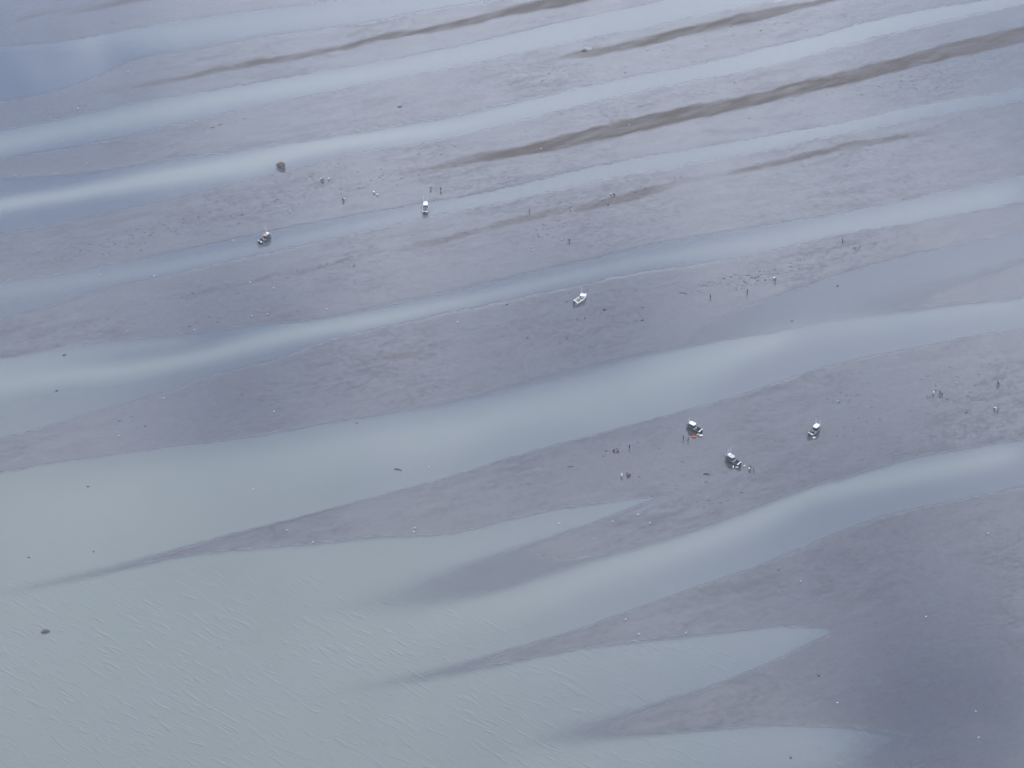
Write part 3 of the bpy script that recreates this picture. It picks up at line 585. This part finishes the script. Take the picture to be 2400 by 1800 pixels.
    if hat: h.ball(tuple(head+ha*.07), (.24, .22, .17)); h.lathe([(.19, 0), (.19, .015)], tuple(head+ha*.05), 14); h.build('hat', M['cloth_'+hat], root, True)
    else: h.ball(tuple(head+ha*.03-fwd*.03), (.215, .20, .25)); h.build('hair', M['hair'], root, True)
    e = MB()
    for sgn in (1, -1): q = head+fwd*.095+Vector((0, sgn*.032, 0))+ha*.0; e.ball(tuple(q), (.022, .026, .018), 6, 4); e.build('eye', M['eye'], root); e = MB()
    q = head+fwd*.098-ha*.055; e.ball(tuple(q), (.016, .05, .012), 6, 4); e.build('mouth', M['eye'], root)
    return root
def tool(u, v, face, label):
    p = place(u, v); root = thing('clam_shovel', p, face, label, 'shovel')
    t = MB(); t.tube([(0, 0, .25), (-.06, 0, 1.0)], .02, 6); t.tube([(-.06, -.06, 1.0), (-.06, .06, 1.0)], .018, 5); t.build('handle', M['wood'], root)
    t = MB(); t.box((.02, 0, .12), (.03, .15, .30), 0, .9); t.build('blade', M['steel'], root)
def bucket(u, v, label, s=1., m='white', dx=0., dy=0.):
    p = place(u, v); p.x += dx; p.y += dy; root = thing('bucket', p, 0, label, 'bucket', 'white buckets for clams')
    b = MB(); b.lathe([(.17*s, 0), (.21*s, .46*s), (.225*s, .46*s), (.225*s, .49*s), (.195*s, .49*s), (.16*s, .04), (.001, .04)], (0, 0, 0), 14); b.build('pail', M[m], root, True)
    t = MB(); t.lathe([(.235*s, .485*s), (.235*s, .52*s), (.20*s, .535*s)], (0, 0, 0), 14); t.build('lid', M[m], root)
    h = MB(); h.tube([(0, .22*s*math.cos(a), .44*s+.25*s*math.sin(a)) for a in [PI*i/8 for i in range(9)]], .01, 5); h.build('handle', M['steel'], root)
D = math.radians
person(757.5, 424, D(200), 'bend', 'person in dark clothes stooping, nearest the brown boulder', 'dark', 'slate')
person(752.5, 423.5, D(20), 'bend', 'person in pale jacket stooping beside the dark clothed digger right of the boulder', 'whitec', 'slate')
bucket(770.5, 421, 'white bucket standing right of the two stooping people by the boulder', 1.3)
person(804.5, 470, D(270), 'dig', 'person in black leaning over a white bucket, left of the white sacks', 'dark', 'brown')
bucket(806.2, 468.5, 'white bucket at the feet of the black clad person right of the left boat', 1.25)
bucket(876.3, 453, 'bright white bucket, left one of a pair above the upper channel', 1.5)
person(884.5, 458, D(90), 'crouch', 'person in pale jacket and brown trousers crouching next to the bright white bucket', 'whitec', 'brown')
person(1010.5, 442, D(240), 'dig', 'person in white hat and brown clothes bending just above the boat seen from behind', 'brown', 'olive', 'whitec')
person(1033, 447.5, D(250), 'stand', 'person in dark jacket and grey trousers standing right of the one in the white hat', 'dark', 'greyc')
person(1241, 496, D(170), 'stand', 'person in dark olive clothes standing alone on the grey mud below the brown strip', 'olive', 'dark')
person(1439.5, 457.5, D(180), 'crouch', 'person in dark clothes crouched on the thin brown strip beside a pale bucket', 'dark', 'brown')
bucket(1432.2, 456, 'pale bucket left of the person crouched on the brown strip', 1.2, 'lgrey')
person(1334.5, 566, D(225), 'bend', 'person all in black doubled over right of four gulls', 'dark', 'dark')
person(1665, 698.5, D(200), 'stand', 'person in dark clothes standing with feet together right of the open white boat', 'dark', 'slate')
person(1751.5, 686, D(180), 'walk', 'person in dark clothes with arm out, middle one of the three near the weed patch', 'dark', 'slate')
tool(1747.5, 685.5, D(160), 'short clam shovel planted at the middle person near the weed patch')
person(1817.5, 659.5, D(190), 'stand', 'person in dark clothes standing right of a white bucket at the weed patch', 'dark', 'dark')
bucket(1814.4, 654, 'white bucket at the right end of the weed patch', 1.3)
person(1438.5, 1057, D(330), 'crouch', 'person in dark grey crouching left of the red jacketed person', 'slate', 'dark')
person(1449, 1056, D(180), 'bend', 'person in red jacket stooping over a white bucket, upper of two in red', 'red', 'dark')
bucket(1448.4, 1055.6, 'white bucket between the crouching grey figure and the red jacket', 1.5)
person(1475.5, 1050, D(160), 'stand', 'person in black standing alone right of the upper red jacket', 'dark', 'dark')
person(1456.6, 1117, D(60), 'stand', 'person in white jacket and pale trousers standing left of the lower red jacket', 'whitec', 'whitec', 'cream' if False else None)
person(1469.5, 1113, D(320), 'dig', 'person in red jacket and dark trousers digging, lower of two in red', 'red', 'dark')
person(1476, 1114.5, D(190), 'crouch', 'person in teal clothes crouching right of the lower red jacket', 'teal', 'slate')
bucket(1471.8, 1112.5, 'white bucket between the lower red jacket and the teal figure', 1.5)
person(1601.5, 1029.5, D(0), 'stand', 'person in black standing left of the orange gear bag, further from it', 'dark', 'dark')
person(1613, 1032.5, D(170), 'stand', 'person in dark slate clothes standing immediately left of the orange gear bag', 'slate', 'dark')
person(1758.5, 1099.5, D(250), 'walk', 'person in black beside a white bucket off the stern of the lowest boat', 'dark', 'brown')
bucket(1756.4, 1100.5, 'white bucket behind the stern of the lowest stranded boat', 1.4)
person(1767, 1101.5, D(180), 'stand', 'tall person in grey standing right of the white bucket by the lowest boat', 'greyc', 'greyc')
person(2187.8, 924, D(100), 'stand', 'person in white jacket and yellow trousers, left of the dark pair at far right', 'whitec', 'yellow')
person(2202.3, 923, D(0), 'stand', 'person in dark clothes standing, left of the dark pair at far right', 'dark', 'dark')
person(2208, 926.5, D(180), 'bend', 'person in slate clothes stooping, right of the dark pair at far right', 'slate', 'slate')
person(2339.2, 901.5, D(230), 'stand', 'person in black standing beside a bucket, nearest the right edge and uppermost', 'dark', 'slate')
bucket(2340.7, 898.5, 'white bucket held against the uppermost figure near the right edge', 1.3)
person(2331, 960, D(330), 'bend', 'person in pale jacket stooping at far right below the black clad figure', 'whitec', 'dark')
person(2339, 963, D(180), 'stand', 'person in grey standing right of the stooping pale jacket at far right', 'greyc', 'greyc')

# ---------------------------------------------------------------- gear beside the boats
p = place(1626, 1024.5); root = thing('gear_bag', p, D(5), 'orange vinyl gear bag lying on mud under the charcoal boat', 'bag')
b = MB(); b.ball((0, 0, .26), (1.7, .75, .52), 16, 8); b.build('bag', M['orange'], root, True)
b = MB(); b.tube([(-.4, -.2, .42), (-.2, -.25, .62), (.2, -.25, .62), (.4, -.2, .42)], .03, 6); b.build('strap', M['black'], root)
def fender(u, v, rz, label, s=1., m='white', z=0.):
    p = place(u, v); p.z += z; root = thing('fender_float', p, rz, label, 'fender', 'white fenders and floats by the boats')
    b = MB(); b.tube([(-.34*s, 0, .2*s), (-.28*s, 0, .2*s), (.28*s, 0, .2*s), (.34*s, 0, .2*s)], .19*s, 12); b.ball((-.33*s, 0, .2*s), (.26*s, .36*s, .36*s)); b.ball((.33*s, 0, .2*s), (.26*s, .36*s, .36*s)); b.build('float', M[m], root, True)
    b = MB(); b.tube([(.42*s, 0, .2*s), (.60*s, .1, .06)], .025, 5); b.build('rope', M['black'], root)
fender(1642.5, 1022, D(5), 'white float below the outboards of the charcoal boat', 1.5)
fender(1635.5, 1019, D(40), 'cream float against the stern quarter of the charcoal boat', 1.0, 'cream')
fender(1718.5, 1095, D(80), 'pale float under the left side of the lowest stranded boat', 1.1)
fender(1727, 1096, D(10), 'cream float lying by the stern quarter of the lowest stranded boat', 1.1, 'cream')
fender(1744.5, 1092.5, D(30), 'small white float just behind the stern of the lowest stranded boat', .9)
fender(1907.6, 1027, D(10), 'white float lying right of the stern of the boat furthest right', 1.2)
fender(618.5, 570, D(70), 'white float beside the stern of the pink topped boat', .9, 'white', .12)

# ---------------------------------------------------------------- stones, wood, stakes
def rock(u, v, dims, label, m='rock', seed=1, name='boulder', rz=0., group=None, cat='rock', sink=.3):
    p = place(u, v); bm = bmesh.new(); bmesh.ops.create_icosphere(bm, subdivisions=3, radius=.5); rng = random.Random(seed)
    off = Vector((rng.random()*9, rng.random()*9, rng.random()*9))
    from mathutils import noise as mn
    planes = [(Vector((rng.uniform(-1, 1), rng.uniform(-1, 1), rng.uniform(-.2, 1))).normalized(), rng.uniform(.33, .44)) for _ in range(9)]
    for q in bm.verts:
        for n_, d_ in planes:
            k = q.co.dot(n_)-d_
            if k > 0: q.co -= n_*k*.92
        q.co *= 1+.14*mn.noise(q.co*3+off)+.06*mn.noise(q.co*8+off)
        q.co = Vector((q.co.x*dims[0], q.co.y*dims[1], (q.co.z+.5-sink)*dims[2]))
    me = bpy.data.meshes.new(name); bm.to_mesh(me); bm.free(); me.materials.append(M[m])
    o = bpy.data.objects.new(name, me); COL.objects.link(o); o.location = (p.x, p.y, max(p.z, 0)); o.rotation_euler = (0, 0, rz); tag(o, label, cat, group); return o
rock(659.5, 391.5, (3.9, 2.6, 2.9), 'big brown boulder standing in the pale silty channel', 'rock', 4, sink=.2)
rock(105, 1481, (3.1, 1.9, .9), 'low dark rock breaking the rippled water at lower left', 'wetrock', 7)
rock(1369, 119, (2.6, 1.2, 1.0), 'brown stone with a bright scour pool behind it on the upper flats', 'rock', 9, rz=.3)
rock(936.5, 250.5, (2.0, .9, .6), 'dark stone beside a small pale puddle on the upper flats', 'wetrock', 11)
rock(1417, 726, (1.5, 1.2, .7), 'black stone on mud right of the open white boat', 'wetrock', 12, 'stone')
for i, (u, v, s_, lb) in enumerate([
 (1371.5, 745.5, .8, 'small dark stone below the open white boat'), (1505.5, 750.5, 1.0, 'dark stone on mud below and right of the open white boat'),
 (1236, 791.5, .8, 'small brown stone left of the others below the open white boat'), (1328, 793.5, .7, 'faint small stone directly below the open white boat'),
 (1919, 1582.5, 1.0, 'dark stone on the lower right mud below the channel tip'), (1853.5, 1776, .9, 'small stone in rippled water at the bottom right'),
 (1856, 752.5, .9, 'dark stone in the thin film of water above the broad channel'), (1962.5, 670, 1.0, 'dark sliver of stone in the wide sheet of water at right'),
 (206, 1140.5, .8, 'small dark stone in the broad silty water at left'), (219.5, 1292.5, .7, 'tiny dark stone in open water left of the mud tongue'),
 (67.5, 1306.5, .8, 'pale grey stone awash near the left edge'), (150.5, 832, 1.2, 'flat dark stone at the upper rim of the left silty channel'),
 (132.5, 916, 1.1, 'flat grey stone under the pale plume near the left edge'), (836, 992, .7, 'tiny stone at the edge of the blue film in mid frame'),
 (2265, 966.5, .9, 'small dark stone left of the far right diggers'), (340, 998, .8, 'small stone on the dark mud right of the left channel'),
 (1188, 713, 1.0, 'dark stone just below the channel left of the open white boat'), (1783, 72, .8, 'small dark stone on the upper right flats'),
 (1721, 193, .7, 'tiny stone on pale mud above the wide brown strip'), (263, 53, .7, 'tiny dark stone on the top left mud'), (1529, 1163, .5, 'tiny stone at the tip of the narrow pool')]):
    rock(u, v, (s_*1.2, s_*.9, s_*.45), lb, 'wetrock', 20+i, 'stone', random.uniform(0, 3), 'scattered small stones')
def log(u, v, L_, rz, label, r=.16, bend=.12, stub=True):
    p = place(u, v); p.z = max(p.z, 0)+r*.6; root = thing('driftwood', p, rz, label, 'driftwood', 'stranded driftwood')
    b = MB(); b.tube([(-L_/2, 0, 0), (-L_/4, bend*L_*.3, .02), (0, bend*L_*.5, .04), (L_/4, bend*L_*.2, .02), (L_/2, -bend*L_*.4, 0)], r, 8, r*.55); b.build('trunk', M['wood'], root, True)
    if stub: b = MB(); b.tube([(L_*.1, 0, .02), (L_*.2, .3, .25), (L_*.26, .45, .4)], r*.4, 6, r*.15); b.build('branch', M['wood'], root)
log(933, 1101.5, 2.5, D(-14), 'curved dark driftwood log floating in the pale silty channel', .2, .2, False)
log(1655.5, 1111.5, 1.9, D(-8), 'dark driftwood log on the mud left of the lowest boat', .2)
log(1337, 1094.5, 2.2, D(2), 'thin dark branch on mud left of the two people in red', .09)
log(1603, 688, 3.2, D(-20), 'long thin branch on mud left of the three figures by the weed patch', .09)
log(498, 299, 2.2, D(30), 'thin dark stick on the upper left mud', .10)
log(1655, 1130, 1.4, D(4), 'short faint stick below the dark log', .08, .1, False)
log(830, 624, 1.6, D(60), 'short forked stick on mud between the left boats', .10)
def stake(u, v, h, lean, label):
    p = place(u, v); root = thing('stake', p, 0, label, 'stake', 'old stakes in the mud')
    b = MB(); b.tube([(0, 0, -.3), (lean*.5, 0, h*.5), (lean, 0, h)], .17, 8, .09); b.build('post', M['wood'], root, True)
    b = MB(); b.tube([(lean*.3, 0, h*.3), (.7, .1, .12)], .11, 6, .06); b.build('brace', M['wood'], root)
stake(1975.5, 566.5, 2.2, -.5, 'leaning brown tree snag at the foot of the right hand channel')
stake(1424.5, 480, 1.0, .1, 'short dark stub where the thin brown strip meets smooth mud')

# dark weed, shells and casts left on the flats (nobody could count them)
wb_ = MB(); rng = random.Random(3)
def weed(u0, v0, su, sv, n, smin=.14, smax=.62, slope=-.27):
    for _ in range(int(n*.62)):
        du = rng.gauss(0, su); u = u0+du; v = v0+slope*du+rng.gauss(0, sv)
        p = place(u, v)
        if look(p.x, p.y, MM) > .4: continue
        s_ = rng.uniform(smin, smax)*(.6+.4*rng.random()); a0 = rng.uniform(-.2, .7); k = 7; ph = rng.random()*6
        ring = []
        for j in range(k):
            a = 2*PI*j/k; r_ = s_*(.5+.5*rng.random()); x, y = r_*math.cos(a)*1.5, r_*math.sin(a)*.6
            ring.append((p.x+x*math.cos(a0)-y*math.sin(a0), p.y+x*math.sin(a0)+y*math.cos(a0), p.z+.01))
        wb_.add(ring+[(p.x, p.y, p.z+.04+.08*s_)], [(j, (j+1) % k, k) for j in range(k)])
for a in [(330,545,60,12,70),(260,585,60,10,40),(410,530,50,14,60),(560,500,45,12,60),(700,470,50,12,50),(640,478,30,8,30),(120,600,60,10,25),
          (2230,860,1,1,0),(1690,655,30,6,60),(1760,652,28,8,90),(1800,655,14,6,30),(1725,676,10,4,14),(1735,680,10,3,12),(1880,605,14,9,22),(1850,628,22,7,20),(2005,578,9,4,14),(1998,574,6,2,8),(2010,583,5,2,8),
          (1280,545,30,9,40),(1350,480,40,8,25),(1530,440,60,9,70),(1290,525,22,6,26),(1620,690,16,4,10),(700,410,60,12,40),(930,420,60,10,40),(860,430,40,10,30),(480,760,80,14,30),(260,740,60,10,16),
          (150,262,50,8,50),(120,270,30,6,30),(480,300,40,8,20),(1850,1310,50,10,6),(1700,1170,30,8,14),(2120,950,110,24,60),(2250,890,80,20,50),(1950,940,60,14,30),(1500,1070,80,24,20),(1350,1090,70,16,18),(1620,1120,50,14,10),
          (1330,690,40,14,26),(1450,760,80,14,22),(560,935,60,10,22),(300,985,30,6,18),(1500,150,160,16,50),(1250,190,160,16,40),(2000,230,160,20,60),(2200,180,120,16,50),(1900,60,120,14,30),(1150,330,120,12,30),(2300,600,40,8,10),(450,690,60,8,40),(700,640,60,7,30),(1050,560,60,6,30)]:
    weed(*a)
wb_.build('seaweed', M['weed']); tag(bpy.data.objects['seaweed'], 'dark flecks of seaweed and worm casts scattered over the mud', 'seaweed', kind='stuff')

# ---------------------------------------------------------------- gulls
def make_gull():
    root = thing('gull', (0, 0, 0), 0, 'gull', 'gull')
    b = MB(); n = 10; prof = [(-.26, .015, .20), (-.18, .05, .20), (-.06, .085, .19), (.06, .09, .20), (.14, .06, .24), (.18, .038, .29), (.20, .045, .335), (.235, .038, .35), (.262, .012, .345)]
    vs = []; fs = []
    for (x, r, z) in prof:
        for k in range(n): a = 2*PI*k/n; vs.append((x, r*math.cos(a), z+r*math.sin(a)))
    for i in range(len(prof)-1):
        for k in range(n): fs.append((i*n+k, i*n+(k+1) % n, (i+1)*n+(k+1) % n, (i+1)*n+k))
    fs += [tuple(range(n)), tuple((len(prof)-1)*n+k for k in range(n))]; b.add(vs, fs); b.build('body', M['feather'], root, True)
    for sgn in (1, -1):
        w_ = MB(); w_.add([(.10, sgn*.07, .25), (.02, sgn*.10, .22), (-.30, sgn*.035, .225), (-.05, sgn*.05, .275), (-.02, sgn*.098, .17)], [(0, 1, 3), (1, 2, 3), (1, 4, 2), (0, 4, 1), (3, 1, 0), (3, 2, 1)]); w_.build('wing', M['wing'], root)
        l = MB(); l.tube([(0, sgn*.03, .13), (.0, sgn*.03, .0)], .008, 5); l.tube([(-.01, sgn*.03, .005), (.05, sgn*.04, .005)], .012, 4); l.build('leg', M['leg'], root)
    k = MB(); k.tube([(.255, 0, .345), (.30, 0, .338), (.315, 0, .325)], .011, 5, .004); k.build('beak', M['beak'], root)
    return root
G = [(413,57.5,'white gull on the top left blue pool, uppermost of all'),(300,168,'gull on bluish mud right of the reflected cloud'),(183.5,255,'gull on mud beneath the big blue pool at upper left'),
 (215,338,'gull in the pale channel, left of a close pair near the left side'),(225.5,337,'fainter gull, right of a close pair near the left side'),(149,330.5,'faint gull at the upper rim of the left pale channel'),
 (204.5,384,'bright gull on mud below the close pair at left'),(36.5,413,'gull nearest the left edge above the pale core channel'),
 (694,189,'gull in the second pale channel, left of the faint one'),(799.5,209.5,'gull stretched low at the rim of the second pale channel'),(622.5,257,'gull on mud above the brown boulder'),
 (1088,94,'faint gull by the topmost pale channel in mid frame'),(987.5,346.5,'gull at the lower rim of the long channel above the boats'),(838.5,401,'gull on mud up and right of the stooping pair'),
 (1475,294,'bright gull standing in the middle of the wide brown strip'),(1268,350,'pale flat gull at the left end of the wide brown strip'),(1775,381,'gull on the thin brown strip at upper right'),
 (545,565,'gull at the rim of the blue channel left of the pink topped boat'),(235.5,644.5,'gull in the blue channel, left of two spaced far apart'),(361,648.5,'gull in the blue channel, right of two spaced far apart'),
 (587,663.5,'gull on mud below the pink topped boat, beside a brown streak'),(591,741.5,'gull at left of the pair above the long silty channel'),(455.5,775,'gull touching the upper rim of the long silty channel'),
 (299,777,'faint flat gull on mud at left, alone'),(678.5,496,'gull on mud above the pink topped boat'),(641.5,676.5,'bright gull on smooth mud well below the pink topped boat'),
 (766,725,'gull just above the blue rim of the long channel, right of two others'),(627.5,737.5,'gull at right of the pair above the long silty channel'),(1071.5,756,'gull alone on mud left of the open white boat'),
 (1315.5,562,'gull immediately left of the person all in black'),(1299,563.5,'faint low gull, second left of the person all in black'),(1246,580,'upper gull of the stacked pair left of the person in black'),(1248,587,'lower gull of the stacked pair left of the person in black'),
 (2243,898,'bright gull on mud between the dark pair and the far right figures'),(384,935,'gull on mud under the left hand silty channel'),(279,1023,'gull on dark mud between the two left channels'),
 (593.5,1148,'gull floating in the broad silty water at left'),(642,966,'gull on blue mud above the broad silty channel'),(1005.5,1095,'faint gull in water right of the curved log'),(673,1244,'left gull of two on the long mud tongue'),
 (733.5,1271.5,'right gull of two at the lower rim of the long mud tongue'),(971.5,1238.5,'upper gull of the close pair in mid lower frame'),(970,1248,'lower gull of the close pair in mid lower frame'),
 (1495,1207,'uppermost gull of four near the narrow pool tip'),(1435.5,1223.5,'bright gull at the rim of the narrow pool, second of four'),(1524,1227,'rightmost gull of four near the narrow pool tip'),
 (1311,1228,'leftmost gull near the narrow pool tip, in the water'),(1391,1264,'low faint gull under the narrow pool'),(1964,942,'gull on mud above the boat furthest right'),(2314.5,1251.5,'gull on bare mud at the right side'),
 (1466.5,1453,'upper gull on the dark tongue in the lower middle'),(1497,1487.5,'gull at the lower rim of the dark tongue, left of the bright one'),(1607.5,1485,'bright gull in the shallow rim right of the dark tongue'),
 (1876.5,1363.5,'gull on mud right of centre in the lower part'),(2170,1446.5,'gull stretched low beside the small reflected cloud'),(1962.5,1648.5,'gull on dark mud near the bottom, left of two others'),
 (2286.5,1668.5,'upper gull of two at the bottom right'),(2293,1730,'lowest gull of all at the bottom right')]
g0 = make_gull()
def copy_tree(o, parent=None):
    c = o.copy(); COL.objects.link(c); c.parent = parent
    for ch in list(o.children): copy_tree(ch, c)
    return c
rng = random.Random(5)
faint = ('faint', 'fainter')
for i, (u, v, lb) in enumerate(G):
    o = g0 if i == 0 else copy_tree(g0)
    p = place(u, v); p.z = max(p.z, -.03); o.location = p; o.rotation_euler = (0, 0, rng.choice([0, PI])+rng.uniform(-.8, .8))
    k = .95 if any(w_ in lb for w_ in faint) else 1.5
    o.scale = (k, k, k); o['label'] = lb; o['category'] = 'gull'; o['group'] = 'gulls scattered over the flats'
